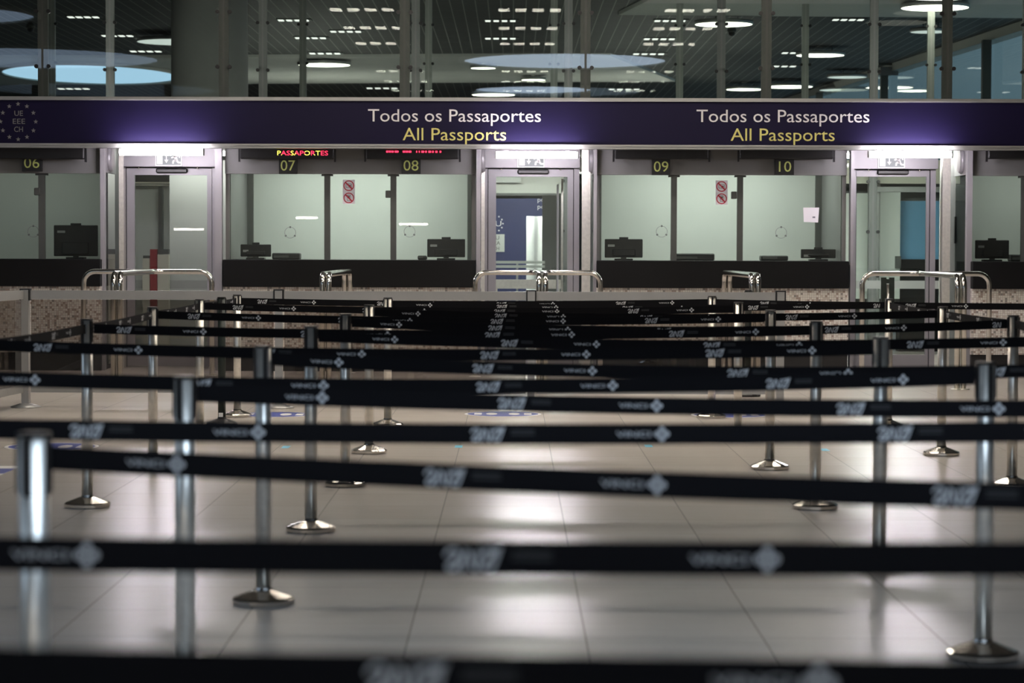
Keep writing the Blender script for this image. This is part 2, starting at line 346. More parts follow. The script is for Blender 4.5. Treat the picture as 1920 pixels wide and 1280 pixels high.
# ---- recessed four-cell louvre lamps
def louvre(x, y, w, m, label, group):
    t = thing('louvre_lamp', label, 'lamp', (x, y, ZC-.03), group)
    for k in range(4): MB().box(x+(k-2)*w+.06*w, x+(k-1)*w-.3*w, y-w*.8, y+w*.8, ZC-.028, ZC-.02).build('louvre_cell', m, t)
    MB().box(x-2.1*w, x+2.1*w, y-w, y+w, ZC-.019, ZC-.002).build('housing', M['dgrey'], t)
LV = [(158, 33, 'upper left'), (222, 68, 'below it'), (275, 97, 'third down'), (140, 167, 'low by the sign, far left'), (552, 39, 'right of the column, upper'), (584, 72, 'right of the column, middle'), (611, 101, 'right of the column, lowest'),
      (718, 166, 'close above the first word of the sign'), (940, 40, 'over the middle door, upper'), (940, 73, 'over the middle door, lower'), (1258, 40, 'left of the hanging disc, upper'), (1238, 74, 'left of the hanging disc, second'), (1218, 102, 'left of the hanging disc, third'),
      (1592, 38, 'right of the tall post, upper'), (1497, 100, 'by the slanting ceiling edge'), (1465, 125, 'lower by the slanting edge'), (1172, 168, 'low over the gap between the signs'), (650, 60, 'between two rows of cells')]
for px, py, w in LV:
    p = fl(px, py, ZC-.028); louvre(p.x, p.y, 15.5*p.y/F, M['cell'], 'recessed four cell lamp in the far ceiling, '+w, 'louvre lamps in the far ceiling')
HL = [(x, y) for y in (16.4, 19.6, 22.8) for x in (-2.4, 0.3, 3.)]+[(x, -12.4) for x in (-9., -5.4, -1.8, 1.8, 5.4, 9.)]  # unseen rows added to brighten the queue floor and the rear wall
for i, (x, y) in enumerate(HL):
    louvre(x, y, .28, M['hcell'], 'added four cell ceiling lamp %s' % ('close to the rear wall, the '+ORD[int((x+9)/3.6+.5)]+' along it') if y < 0 else 'added four cell lamp over the queue, %s column, %s' % ('far left' if x < -5 else 'left' if x < -1 else 'middle' if x < 1 else 'right' if x < 5 else 'far right', 'nearest the booths' if y > 22 else 'middle of three rows' if y > 19 else 'third row from the booths' if y > 0 else 'close to the rear wall, the '+ORD[int((x+9)/3.6+.5)]+' along it'), 'added louvre lamps over the queue')

# ================================================================== OVERHEAD SIGN
zt = AZ(190, YS); zb = AZ(271, YS)
sg = thing('overhead_sign', 'long navy sign over the booths reading Todos os Passaportes twice', 'sign', (0, YS, zb))
MB().box(-8.6, 8.6, YS, YS+.1, zb, zt).build('sign_face', M['navy'], sg)
mb = MB().box(-8.6, 8.6, YS-.03, YS+.11, zt, zt+.014).box(-8.6, 8.6, YS-.012, YS+.11, zt+.014, ZST-.001)
mb.build('top_trim', M['alug'], sg)
MB().box(-8.6, 8.6, YS-.035, YS+.11, zb-.02, zb).box(-8.6, 8.6, YS-.02, YS+.15, zb-.045, zb-.02).build('bottom_trim', M['alug'], sg)
YT = YS-.004
def fit(mbuf, txt, px0, px1, pyb, pyc, Y, m=0):
    c = (px0+px1)/2; text_to(mbuf, txt, AX(px0, Y, pyb), AX(px1, Y, pyb), AZ(pyb, Y, c), AZ(pyc, Y, c)-AZ(pyb, Y, c), Y, m)
for a, b, c, d in ((690, 1014, 755, 949), (1306, 1630, 1370, 1565)):
    dy = 0 if a < 1000 else 1
    mb = MB(); fit(mb, 'Todos os Passaportes', a, b, 228+dy, 205+dy, YT); mb.build('lettering', M['white'], sg)['label'] = 'white lettering Todos os Passaportes'
    mb = MB(); fit(mb, 'All Passports', c, d, 263+dy, 240+dy, YT); mb.build('lettering', M['yellow'], sg)['label'] = 'yellow lettering All Passports'
mb = MB()
for t, a, b, y in (('UE', 27, 43, 217), ('EEE', 24, 47, 232), ('CH', 26.5, 43, 247)): fit(mb, t, a, b, y, y-9.5, YT)
mb.build('lettering', M['dim'], sg)['label'] = 'small grey lettering UE EEE CH'
def star(mb, cx, cz, r, Y, m=0):
    pts = [(cx+(r if k % 2 == 0 else r*.42)*math.sin(math.pi*k/5), cz+(r if k % 2 == 0 else r*.42)*math.cos(math.pi*k/5)) for k in range(10)]
    c = (cx, Y, cz); vs = [c]+[(x, Y, z) for x, z in pts]; mb.add(vs, [(0, 1+k, 1+(k+1) % 10) for k in range(10)], m)
mb = MB(); k = YT/F; c0 = at(34, 228, YT)
for a in range(12): star(mb, c0.x+33*k*math.sin(a*math.pi/6), c0.z+33*k*math.cos(a*math.pi/6), 4.6*k, YT)
mb.build('star_ring', M['dim'], sg)

# ================================================================== BOOTHS
ZL = AZ(487, YB, 650); ZLB = AZ(538, YB, 650); ZG = AZ(325, YB, 650); ZPL = .2; YW = YB+.25; YBK = 28.2
def booth(px0, px1, mull, label, lamp_m):
    x0, x1 = AX(px0, YB), AX(px1, YB)
    t = thing('passport_booth', label, 'booth', ((x0+x1)/2, YB, 0))
    MB().box(x0+.002, x1-.002, YB+.04, YB+.9, .001, ZPL).build('plinth', M['plinth'], t)
    MB().box(x0, x1, YB+.012, YB+.9, ZPL, ZLB).build('mosaic_front', M['mosaic'], t)
    MB().bev(x0, x1, YB-.03, YB+.95, ZLB, ZL, .006).build('counter_ledge', M['ledge'], t)
    MB().box(x0, x1, YB+.2, YB+.3, ZG, 2.488).build('header_band', M['grey'], t)
    MB().box(x0, x0+.05, YB+.30, YBK, ZL+.001, 2.488).box(x0, x0+.05, YB+.96, YBK, .001, ZL+.001).build('side_wall', M['grey'], t)
    MB().box(x1-.05, x1, YB+.30, YBK, ZL+.001, 2.488).box(x1-.05, x1, YB+.96, YBK, .001, ZL+.001).build('side_wall', M['grey'], t)
    MB().box(x0, x1, YBK, YBK+.05, .001, 2.488).build('back_wall', M['pale'], t)
    [MB().box(q, q+.07, YBK-.06, YBK-.001, .01, 2.48).build('corner_post', M['dgrey'], t) for q in (x0+.05, x1-.12)]
    es = [x0+.04]
    for a, b in mull:
        xa, xb = AX(a, YW), AX(b, YW); es += [xa, xb]
        MB().box(xa, xb, YW, YW+.05, ZL+.001, ZG-.001).box(xa-.03, xb+.03, YW-.01, YW+.06, ZG-.022, ZG-.002).build('mullion', M['dgrey'], t)
    es.append(x1-.04)
    MB().box(x0, x0+.04, YW, YW+.05, ZL+.001, ZG-.001).build('window_jamb', M['grey'], t); MB().box(x1-.04, x1, YW, YW+.05, ZL+.001, ZG-.001).build('window_jamb', M['grey'], t)
    for i in range(0, len(es), 2): MB().box(es[i]+.002, es[i+1]-.002, YW+.02, YW+.03, ZL+.002, ZG-.002).build('window_pane', M['glassb'], t)
    xc = (x0+x1)/2
    l = MB().box(xc-(x1-x0)*.36, xc+(x1-x0)*.36, YB+.95, YB+1.15, 2.44, 2.486).build('booth_fill', lamp_m, t)  # unseen lamp added to light the booth inside
    return t
lb = lambda k: mat('booth_lamp_%d' % int(k*10), (.9, .9, .9), .5, emit=(.97, 1, .93), es=k)
UP = mat('fill_up_diffuser', (.9, .9, .9), .5, emit=(1, .97, .88), es=30.)  # for upward lamps added out of sight to lift the ceiling
UPF = mat('far_fill_diffuser', (.9, .9, .9), .5, emit=(1, .97, .88), es=22.)
BL, BM, BR = lb(5.5), lb(26.), lb(10.)
booth(-190, 188, [(72, 84)], 'dim booth with window 06 at the far left', BL)
booth(418, 891, [(608, 619), (732, 743)], 'booth with windows 07 and 08 between the left and middle doors', BM)
booth(1119, 1592, [(1258, 1269), (1382, 1393)], 'booth with windows 09 and 10 between the middle and right doors', BM)
booth(1824, 2200, [(1915, 1926)], 'dim booth at the right edge beyond the right door', BR)
WH = {'06': 'left of the left door', '07': 'right of the left door', '08': 'left of the middle door', '09': 'right of the middle door', '10': 'left of the right door'}
# speech grilles: three bolts in a ring on the glass
for (px, py, w) in ((62, 434, '06'), (544, 436, '07'), (768, 434, '08'), (1241, 434, '09'), (1465, 436, '10')):
    c = at(px, py, YW); mb = MB()
    t = thing('speech_disc', 'clear speech disc on the glass, the one '+WH[w]+', window '+w, 'speech panel', (c.x, YW, c.z))
    MB().tube([(c.x+.06*math.cos(a*math.pi/16), YW+.012, c.z+.06*math.sin(a*math.pi/16)) for a in range(33)], .003, 6).build('disc_rim', M['alu'], t)
    for a in (90, 215, 325): MB().cyl((c.x+.06*math.cos(math.radians(a)), YW+.019, c.z+.06*math.sin(math.radians(a))), (c.x+.06*math.cos(math.radians(a)), YW+.014, c.z+.06*math.sin(math.radians(a))), .011, 8).build('bolt', M['dgrey'], t)
# ---- window numbers and LED displays
for txt, a, b, t0 in (('06', 42, 78, 292), ('07', 523, 557, 297), ('08', 753, 788, 297), ('09', 1222, 1256, 299), ('10', 1453, 1488, 299)):
    Y = YB+.12; x0, x1 = AX(a, Y), AX(b, Y); z1, z0 = AZ(t0, Y, a), AZ(t0+29, Y, a)
    t = thing('window_number', 'black plate with yellow digits %s, the one %s' % (txt, WH[txt]), 'number sign', ((x0+x1)/2, Y, z0))
    MB().box(x0, x1, Y, Y+.079, z0, z1).build('plate', M['black'], t)
    w = x1-x0; text_to(mb := MB(), txt, x0+w*(.19 if txt == '10' else .10), x1-w*(.15 if txt == '10' else .10), z0+(z1-z0)*.22, (z1-z0)*.66, Y-.003); mb.build('digits', M['ylw2'], t)
DISP = [(-110, 158, 'unlit, over window 06 at the left edge'), (450, 626, 'over window 07, showing red and yellow text'), (686, 860, 'over window 08, showing red dashes'), (1152, 1328, 'unlit, over window 09 just right of the middle door'), (1386, 1562, 'unlit, over window 10 just left of the right door'), (1852, 2050, 'unlit, at the right edge past the right door')]
for i, (a, b, w) in enumerate(DISP):
    Y = YB+.02; x0, x1 = AX(a, Y), AX(b, Y); z0 = AZ(298, Y, (a+b)/2); z1 = 2.485
    t = thing('message_display', 'slim black message display '+w, 'display', ((x0+x1)/2, Y, z0))
    hs = MB().bev(x0, x1, Y, Y+.09, z0, z1, .012).build('housing', M['black'], t)
    [MB().box(q, q+.02, Y+.03, Y+.06, z0-.03, z1).build('bracket', M['black'], t) for q in (x0-.02, x1)]
    if i == 1:
        n = 'PASSAPORTES'; xs, xe = AX(520, Y, 285), AX(615, Y, 285); zb0 = AZ(291, Y, 567)
        vs, fs, wd = text2d(n); kx = (xe-xs)/wd; my = MB(); mr = MB()
        for f in fs:
            cx = sum(vs[q][0] for q in f)/len(f)/wd*11; dst = my if int(cx) in (0, 3, 6, 8) else mr
            dst.add([(xs+vs[q][0]*kx, Y-.004, zb0+vs[q][1]*.07) for q in f], [tuple(range(len(f)))])
        mr.build('led_text', M['led_r'], hs); my.build('led_text', M['led_y'], hs)
    if i == 2:
        mr = MB(); zz = AZ(286, Y, 775)
        for q0, q1 in ((724, 728), (729, 733), (734, 738), (740, 747), (755, 760), (761, 765), (766, 771), (780, 782), (785, 787), (790, 795), (797, 800), (803, 808), (810, 813), (816, 820), (824, 827)):
            mr.box(AX(q0, Y), AX(q1, Y), Y-.004, Y-.001, zz, zz+.02)
        mr.build('led_text', M['led_r'], t)
# ---- equipment on the counters
def monitor(a, b, ytop, label, tilt=0.):
    Y = YB+.6; x0, x1 = AX(a, Y, 470), AX(b, Y, 470); zt_ = AZ(ytop, Y, (a+b)/2); xc = (x0+x1)/2; w = x1-x0
    t = thing('computer_monitor', label, 'monitor', (xc, Y, ZL)); zb_ = ZL+.03
    sc = MB().bev(x0, x1, Y, Y+.035, zb_, zt_, .006).build('screen_case', M['black'], t)
    MB().bev(xc-w*.3, xc+w*.3, Y-.035, Y+.001, zb_+.02, zb_+max(.04, (zt_-zb_)*.45), .006).build('rear_cover', M['black'], t)
    MB().bev(xc-w*.12, xc+w*.12, Y+.002, Y+.03, zt_-.004, zt_+.022, .004).build('webcam', M['black'], sc)
    MB().bev(xc-.1, xc+.1, Y-.06, Y+.1, ZL+.0005, ZL+.02, .004).box(xc-.03, xc+.03, Y+.0, Y+.03, ZL+.015, zb_+.01).build('foot', M['black'], t)
    MB().box(x0+w*.08, x0+w*.26, Y-.003, Y+.001, zt_-.085, zt_-.06).build('logo_plate', M['alug'], sc)
def reader(a, b, ytop, label):
    Y = YB+.62; x0, x1 = AX(a, Y, 470), AX(b, Y, 470); zt_ = AZ(ytop, Y, (a+b)/2)
    t = thing('document_reader', label, 'scanner', ((x0+x1)/2, Y, ZL))
    MB().bev(x0, x1, Y, Y+.2, ZL+.0005, zt_, .01).build('case', M['black'], t)
    MB().box(x0+.06*(x1-x0), x0+.6*(x1-x0), Y-.003, Y+.001, ZL+.02, ZL+.045).build('slot_panel', M['dgrey'], t)
monitor(101, 183, 422, 'large black monitor seen from behind left of the left door')
monitor(451, 508, 458, 'low black monitor at the left end of window 07')
reader(510, 562, 474, 'flat black reader right of the window 07 monitor')
monitor(801, 872, 448, 'black monitor at the right end of window 08')
reader(783, 800, 479, 'small black box left of the window 08 monitor')
monitor(1134, 1205, 448, 'black monitor at the left end of window 09')
reader(1259, 1340, 475, 'wide flat black reader between windows 09 and 10')
reader(1427, 1478, 479, 'flat black reader under number 10')
monitor(1502, 1567, 467, 'low black monitor at the right end of window 10')
monitor(1829, 1892, 450, 'black monitor behind the right edge booth window')
reader(1896, 1930, 477, 'flat black reader at the right edge booth')
# ---- stickers on the glass: no photographs, no phones
def nosign(px, py, what, label):
    Y = YW+.018; c = at(px, py, Y); t = thing('prohibition_sticker', label, 'sign', (c.x, Y, c.z)); r = .058
    MB().box(c.x-.066, c.x+.066, Y-.001, Y+.001, c.z-.066, c.z+.066).build('sticker', M['paper'], t)
    mb = MB(); n = 32
    vs = [(c.x+q*math.cos(2*math.pi*i/n), Y-.003, c.z+q*math.sin(2*math.pi*i/n)) for q in (r, r*.82) for i in range(n)]
    mb.add(vs, [(i, (i+1) % n, n+(i+1) % n, n+i) for i in range(n)])
    a = r*.62; w = r*.09; mb.add([(c.x-a-w, Y-.0035, c.z+a-w), (c.x-a+w, Y-.0035, c.z+a+w), (c.x+a+w, Y-.0035, c.z-a+w), (c.x+a-w, Y-.0035, c.z-a-w)], [(0, 1, 2, 3)])
    mb.build('red_ring', M['redink'], t)
    mb = MB()
    def fr(x0, x1, z0, z1, q=.004):
        for b in ((x0, x1, z0, z0+q), (x0, x1, z1-q, z1), (x0, x0+q, z0, z1), (x1-q, x1, z0, z1)): mb.box(c.x+b[0], c.x+b[1], Y-.0028, Y-.0012, c.z+b[2], c.z+b[3])
    if what == 'camera': fr(-.032, .032, -.02, .022); mb.box(c.x+.004, c.x+.022, Y-.0028, Y-.0012, c.z-.012, c.z+.008)
    else: fr(-.016, .018, -.032, .034); mb.box(c.x-.008, c.x+.01, Y-.0028, Y-.0012, c.z+.006, c.z+.022)
    mb.build('pictogram', M['dgrey'], t)
for px, dy, w in ((654, 0, '07 and 08'), (1353, 1.5, '09 and 10')):
    nosign(px, 348+dy, 'camera', 'no photography sticker, upper of two, in the booth %s of the middle door' % ('left' if px < 900 else 'right'))
    nosign(px, 371+dy, 'phone', 'no phones sticker, lower of two, in the booth %s of the middle door' % ('left' if px < 900 else 'right'))
Y = YW+.017
mb = MB().plate([(at(q[0], q[1], Y).x, at(q[0], q[1], Y).z) for q in ((1506, 389), (1536, 389), (1534, 417), (1507, 416))], Y, .002)
t = thing('paper_notice', 'small white paper notice taped to the glass of window 10', 'notice', tuple(at(1520, 402, Y)))
mb.build('sheet', M['paper'], t); a_ = at(1526, 407, Y); MB().box(a_.x-.015, a_.x+.015, Y-.002, Y-.0005, a_.z-.01, a_.z+.008).build('printed_mark', M['noteb'], t)
# wall brackets on the mullions
for px, py, w in ((70, 359, '06'), (728, 364, '08'), (1376, 366, '10')):
    c = at(px, py, YW); t = tag(MB().bev(c.x-.03, c.x+.03, YW-.03, YW+.018, c.z-.04, c.z+.04, .006).build('latch_box', M['dgrey']), 'small grey latch box on the window post %s' % {'06': 'at the far left under number 06', '08': 'beside the stickers left of the middle door', '10': 'beside the stickers right of the middle door'}[w], 'latch')

# ================================================================== DOORS
def door(n, J0, J1, fr, gl, pil, side, ztop_px, where):
    """J0,J1 outer posts (front plane); fr frame; gl glass; pil steel pillar; side = side of the visible return panel"""
    Y = YD; x0, x1 = AX(fr[0], Y), AX(fr[1], Y); cx = (fr[0]+fr[1])/2
    g0, g1 = AX(gl[0], Y), AX(gl[1], Y); zg = AZ(gl[2], Y, cx); zh = AZ(315+(cx-960)*.003, Y, cx)
    d = struct(thing('door_%d' % n, None, None, ((x0+x1)/2, Y, 0)))
    top = 2.488
    MB().box(x0-.06, x0, Y, Y+.1, .001, zh).box(x1, x1+.06, Y, Y+.1, .001, zh).build('door_frame', M['alu'], d)
    MB().box(x0-.06, x1+.06, Y-.14, Y+.12, zh, top).build('operator_box', M['alu'], d)
    MB().box(x0-.01, x0+.02, Y+.072, Y+.09, .012, zh).box(x1-.02, x1+.01, Y+.072, Y+.09, .012, zh).box(x0-.01, x1+.01, Y+.072, Y+.09, zh-.03, zh).build('gasket', M['black'], d)
    lf = MB().box(x0+.008, g0, Y+.02, Y+.07, .012, zh-.012).box(g1, x1-.008, Y+.02, Y+.07, .012, zh-.012)
    lf.box(g0, g1, Y+.02, Y+.07, zg, zh-.012).box(g0, g1, Y+.02, Y+.07, .012, .16)
    leaf = lf.build('door_leaf', M['alu'], d)
    MB().box(g0, g1, Y+.04, Y+.05, .16, zg).build('glass_pane', M['glass'], leaf)
    cz = AZ(ztop_px, Y, cx); MB().bev((g0+g1)/2-.16, (g0+g1)/2+.19, Y-.03, Y+.019, cz-.026, cz+.026, .012).build('motion_sensor', M['black'], d)
    for q in (.16, .84): MB().lathe([(.012, 0), (.006, .02)], 10, (x0+(x1-x0)*q, Y-.06, zh-.02)).build('spot_light', M['chrome'], d)
    for px in (J0, J1):
        xa, xb = AX(px[0], YB+.1), AX(px[1], YB+.1); MB().box(xa, xb, YB+.1, YB+.2, .001, top).build('outer_post', M['alu'], d)
    for pa in pil:
        xa, xb = AX(pa[0], Y-.15), AX(pa[1], Y-.15); MB().box(xa, xb, Y-.15, Y-.005, .001, top).build('steel_pillar', M['steel'], d)
    for sd in side:
        xo = AX(J0[1], YB+.2)-.015 if sd < 0 else AX(J1[0], YB+.2)+.015
        MB().box(xo-.006, xo+.006, YB+.22, Y+.1, .05, 2.15).build('side_glass', M['glassb'], d)
        MB().box(xo-.02, xo+.02, YB+.2, Y+.1, 2.15, top-.001).build('side_header', M['alu'], d)
        MB().lathe([(.13, -.03), (.15, 0), (.13, .03)], 24, (0, 0, 0)).build('drum_cover', M['alu'], d, loc=(xo+(.03 if sd < 0 else -.03)-d.location.x, YB+.5-d.location.y, 2.31)).rotation_euler = (0, math.pi/2, 0)
    # lamp
    la, lb_ = (fr[0]+fr[1])/2, 0
    return d
door(1, (188, 196), (403, 416), (236, 398), (252, 388, 328), [(223, 232)], [-1], 320, 'left')
door(2, (893, 901), (1113, 1119), (914, 1076), (930, 1064, 331), [(902, 909), (1091, 1107)], [-1, 1], 322, 'middle')
door(3, (1595, 1601), (1813, 1823), (1604, 1744), (1604+.5, 1737, 331), [(1767, 1782)], [1], 323, 'right')
for a, b, yc, w in ((222, 383, 285, 'left'), (928, 1085, 290.5, 'middle'), (1627, 1786, 289.5, 'right')):
    Y = YS-.16; x0, x1 = AX(a, Y, yc), AX(b, Y, yc); zc = AZ(yc, Y, (a+b)/2)
    t = thing('tube_lamp', 'glowing white tube lamp above the %s door' % w, 'lamp', ((x0+x1)/2, Y, zc))
    MB().tube([(x0+.012, Y, zc), (x0+.03, Y, zc), (x1-.03, Y, zc), (x1-.012, Y, zc)], .035, 16).build('tube', M['tube'], t)
    mb = MB().box(x0+.1, x0+.14, Y-.01, YS+.12, zc+.036, zc+.05).box(x1-.14, x1-.1, Y-.01, YS+.12, zc+.036, zc+.05).cyl((x0, Y, zc), (x0+.014, Y, zc), .036).cyl((x1-.014, Y, zc), (x1, Y, zc), .036)
    mb.build('housing', M['alu'], t)
for a, b, y0, y1, w in ((291, 341, 290, 311, 'left'), (970, 1021, 291, 314, 'middle'), (1646, 1697, 294, 315, 'right')):
    Y = YD-.155; x0, x1 = AX(a, Y, y0), AX(b, Y, y0); z0, z1 = AZ(y1, Y, a), AZ(y0, Y, a)+.03; W_ = x1-x0; H_ = z1-z0
    t = thing('exit_sign', 'exit sign with arrow and running figure above the %s door' % w, 'sign', ((x0+x1)/2, Y, z0))
    MB().box(x0, x1, Y, Y+.013, z0, z1).build('sign_board', M['exitw'], t)
    mb = MB().box(x0+.012, x1-.012, Y-.003, Y-.001, z0+.012, z1-.012); mb.build('sign_field', M['exitg'], t)
    mb = MB(); P = lambda u, v: (x0+u*W_, Y-.006, z0+v*H_)
    def quad(*q): mb.add([P(*k) for k in q], [tuple(range(len(q)))])
    quad((.06, .13), (.28, .13), (.28, .88), (.06, .88))
    quad((.40, .4), (.44, .4), (.44, .88), (.40, .88)); quad((.34, .45), (.42, .2), (.50, .45))
    def bar(a, b, w):
        ax, az, bx, bz = a[0]*W_, a[1]*H_, b[0]*W_, b[1]*H_; L = math.hypot(bx-ax, bz-az); nx, nz = -(bz-az)/L*w/2, (bx-ax)/L*w/2
        mb.add([(x0+ax+nx, Y-.006, z0+az+nz), (x0+bx+nx, Y-.006, z0+bz+nz), (x0+bx-nx, Y-.006, z0+bz-nz), (x0+ax-nx, Y-.006, z0+az-nz)], [(0, 1, 2, 3)])
    bar((.74, .72), (.80, .42), .032); bar((.80, .44), (.68, .36), .022); bar((.68, .38), (.67, .16), .02); bar((.80, .42), (.87, .24), .022); bar((.86, .25), (.96, .24), .02)
    bar((.75, .68), (.60, .58), .018); bar((.76, .7), (.9, .74), .018); bar((.9, .74), (.92, .58), .016)
    mb.add([P(.78+.035*math.cos(i*math.pi/5), .86+.07*math.sin(i*math.pi/5)) for i in range(10)], [tuple(range(10))])
    mb.build('pictogram', M['exitw'], t)

# ================================================================== BEHIND THE DOORS
def pb(mb, a, b, t_, bt, Y, th, m=0):
    c = (a+b)/2; return mb.box(AX(a, Y), AX(b, Y), Y, Y+th, max(.001, AZ(bt, Y, c)), AZ(t_, Y, c), m)
rw = struct(thing('wall_partition', None, None, (0, 30, 0)))
pb(MB(), 318, 440, 300, 720, 29.6, .06).build('pale_panel', M['palew'], rw)
pb(MB(), 180, 318, 345, 720, 30.2, .06).build('green_panel', M['pale'], rw)
pb(MB(), 180, 318, 300, 342, 30.15, .06).build('beam', M['dgrey'], rw); pb(pb(MB(), 180, 318, 341, 344, 30.05, .05), 180, 318, 346, 347.5, 30.08, .04).build('cable_rail', M['beige'], rw)
pb(MB(), 297, 305, 350, 700, 30.0, .08).build('mullion', M['dgrey'], rw)
pb(MB(), 250, 392, 525, 541, 29.0, .05).build('cross_rail', M['alug'], rw)
pb(MB(), 250, 392, 630, 634, 29.0, .05).build('floor_rail', M['beige'], rw)
Yr = 28.75
t = thing('red_post', 'dark red square post seen through the left door', 'post', (AX(288, Yr), Yr, 0)); pb(MB(), 281, 294, 467, 689, Yr, .08).build('post', M['red'], t)
t = thing('service_cabinet', 'beige cabinet left of the red post behind the left door', 'cabinet', (AX(274, Yr), Yr, 0)); pb(MB(), 267, 280, 484, 689, Yr+.02, .1).build('cabinet_body', M['beige'], t); pb(MB(), 268, 280, 479, 484, Yr+.02, .1).build('cabinet_top', M['dgrey'], t)
t = thing('service_cabinet', 'beige cabinet right of the red post behind the left door', 'cabinet', (AX(305, Yr), Yr, 0)); pb(MB(), 295, 316, 477, 689, Yr+.02, .1).build('cabinet_body', M['beige'], t); pb(MB(), 296, 316, 467, 476.5, Yr+.02, .1).build('cabinet_top', M['dgrey'], t)
# middle door: arrivals hall with a navy wall
mw = struct(thing('wall_far', None, None, (0, 36.5, 0))); Ym = 36.5
pb(MB(), 905, 987, 372, 640, Ym, .08).build('navy_panel', M['navy2'], mw); pb(MB(), 987, 1032, 372, 405, Ym, .08).build('navy_header', M['navy2'], mw)
pb(MB(), 905, 1060, 300, 362, Ym-.1, .05).build('grey_beam', M['soffit'], mw); pb(MB(), 905, 1060, 362, 366.5, Ym-.12, .05).build('dark_trim', M['dgrey'], mw); pb(MB(), 905, 976, 300, 342, Ym-.3, .08).build('lit_fascia', M['palew'], mw)
pb(MB(), 940, 1040, 380, 640, 37.5, .06).build('pale_panel', M['palew'], mw)
pb(MB(), 1002, 1008, 395, 560, 37.45, .04).build('panel_post', M['alug'], mw)
pb(MB(), 1017, 1075, 366, 690, 33.0, .25).build('grey_pier', M['grey'], mw)
mb = MB(); fit(mb, 'EU', 920, 940, 424, 414, Ym-.006); fit(mb, 'po', 1008, 1021, 378, 370, Ym-.006); fit(mb, 'po', 1008, 1021, 391, 383, Ym-.006)
c0 = at(928, 419, Ym-.006); kk = Ym/F
for a in range(12): star(mb, c0.x+15*kk*math.sin(a*math.pi/6), c0.z+15*kk*math.cos(a*math.pi/6), 2.2*kk, Ym-.006)
mb.build('lettering', M['white'], mw)
pb(MB(), 905, 946, 439, 472, Ym-.02, .015).build('white_plate', M['palew'], mw)
mb = MB(); fit(mb, 'EU', 924, 936, 449, 442, Ym-.024); fit(mb, 'EEA', 921, 938, 459, 452, Ym-.024); fit(mb, 'CH', 924, 936, 469, 462, Ym-.024); mb.build('plate_lettering', M['dgrey'], mw)
t = thing('glass_barrier', 'white topped barrier seen through the middle door', 'barrier', (0, 31.6, 0))
pb(pb(MB(), 900, 1022, 489, 494, 31.8, .06), 900, 1022, 497, 502, 31.8, .05).build('top_rail', M['palew'], t); pb(pb(MB(), 968, 972, 494, 680, 31.83, .04), 915, 919, 494, 680, 31.83, .04).build('upright', M['alug'], t)
pb(MB(), 900, 1056, 524, 541, 30.4, .05).build('steel_band', M['steel'], t); pb(pb(MB(), 1047, 1050, 541, 660, 30.41, .04), 930, 933, 541, 660, 30.41, .04).build('band_leg', M['steel'], t)
t = thing('sliding_panel', 'narrow open glass panel edge at the right inside the middle door', 'glass panel', (AX(1046, 28), 28, 0)); pb(MB(), 1045, 1047.5, 345, 682, 28, .6).build('panel_edge', M['white'], t); pb(MB(), 1052, 1056, 335, 682, 28.2, .05).build('guide_post', M['steel'], t)
# right door
gw = struct(thing('wall_inner', None, None, (AX(1680, 31.6), 31.6, 0))); Yq = 31.6
pb(MB(), 1560, 1627, 362, 560, Yq, .05).build('green_panel', M['pale'], gw); pb(MB(), 1650, 1688, 360, 560, Yq, .05).build('green_panel', M['pale'], gw)
pb(MB(), 1627, 1650, 345, 700, Yq+.06, .05).build('frame', M['alug'], gw); pb(MB(), 1688, 1760, 377, 486, Yq+.3, .05).build('blue_panel', M['blue'], gw)
pb(MB(), 1642, 1770, 350, 360, Yq-.02, .06).build('header', M['alug'], gw); pb(MB(), 1560, 1770, 300, 344, Yq-.25, .06).build('lit_beam', M['beige'], gw)
pb(MB(), 1688, 1770, 486, 700, Yq+.2, .3).build('black_counter', M['ledge'], gw); pb(MB(), 1560, 1770, 526, 541, 30.5, .05).build('cross_rail', M['alug'], gw)
pb(MB(), 1679, 1690, 480, 503, Yq-.03, .025).build('lock_box', M['dgrey'], gw)
pb(MB(), 1560, 1770, 338, 376, Yq+.36, .05).build('dark_header', M['dgrey'], gw)
for px, py0, py1, w in ((1797, 406, 456, 'right'),):
    Y = YD+.11; t = tag(pb(MB(), px-7, px+1, py0, py1, Y, .06).build('card_reader', M['black']), 'black wall box in the recess right of the right door', 'card reader')
struct(MB().box(-9, 5.5, 43, 57, 2.49, 2.56).build('trim_9', M['grey']))  # unseen deck added to carry the distant upward lamps
for x, y, w in ((-5, 29.6, 'left'), (0, 29.6, 'middle'), (5, 29.6, 'right'), (0, 34.5, 'far'), (-4, 46, 'distant left'), (3, 46, 'distant right'), (-4, 54, 'most distant left'), (3, 54, 'most distant right')):
    t = thing('fill_uplight', 'added unseen light trough on the roof deck, %s one' % w, 'lamp', (x, y, 2.562))  # out of view, added to brighten the ceiling and soffits
    MB().box(x-1.5, x+1.5, y-.12, y+.12, 2.5605, 2.60).build('trough', M['alug'], t); MB().box(x-1.45, x+1.45, y-.1, y+.1, 2.601, 2.606).build('diffuser', UPF if 'distant' in w else UP, t)
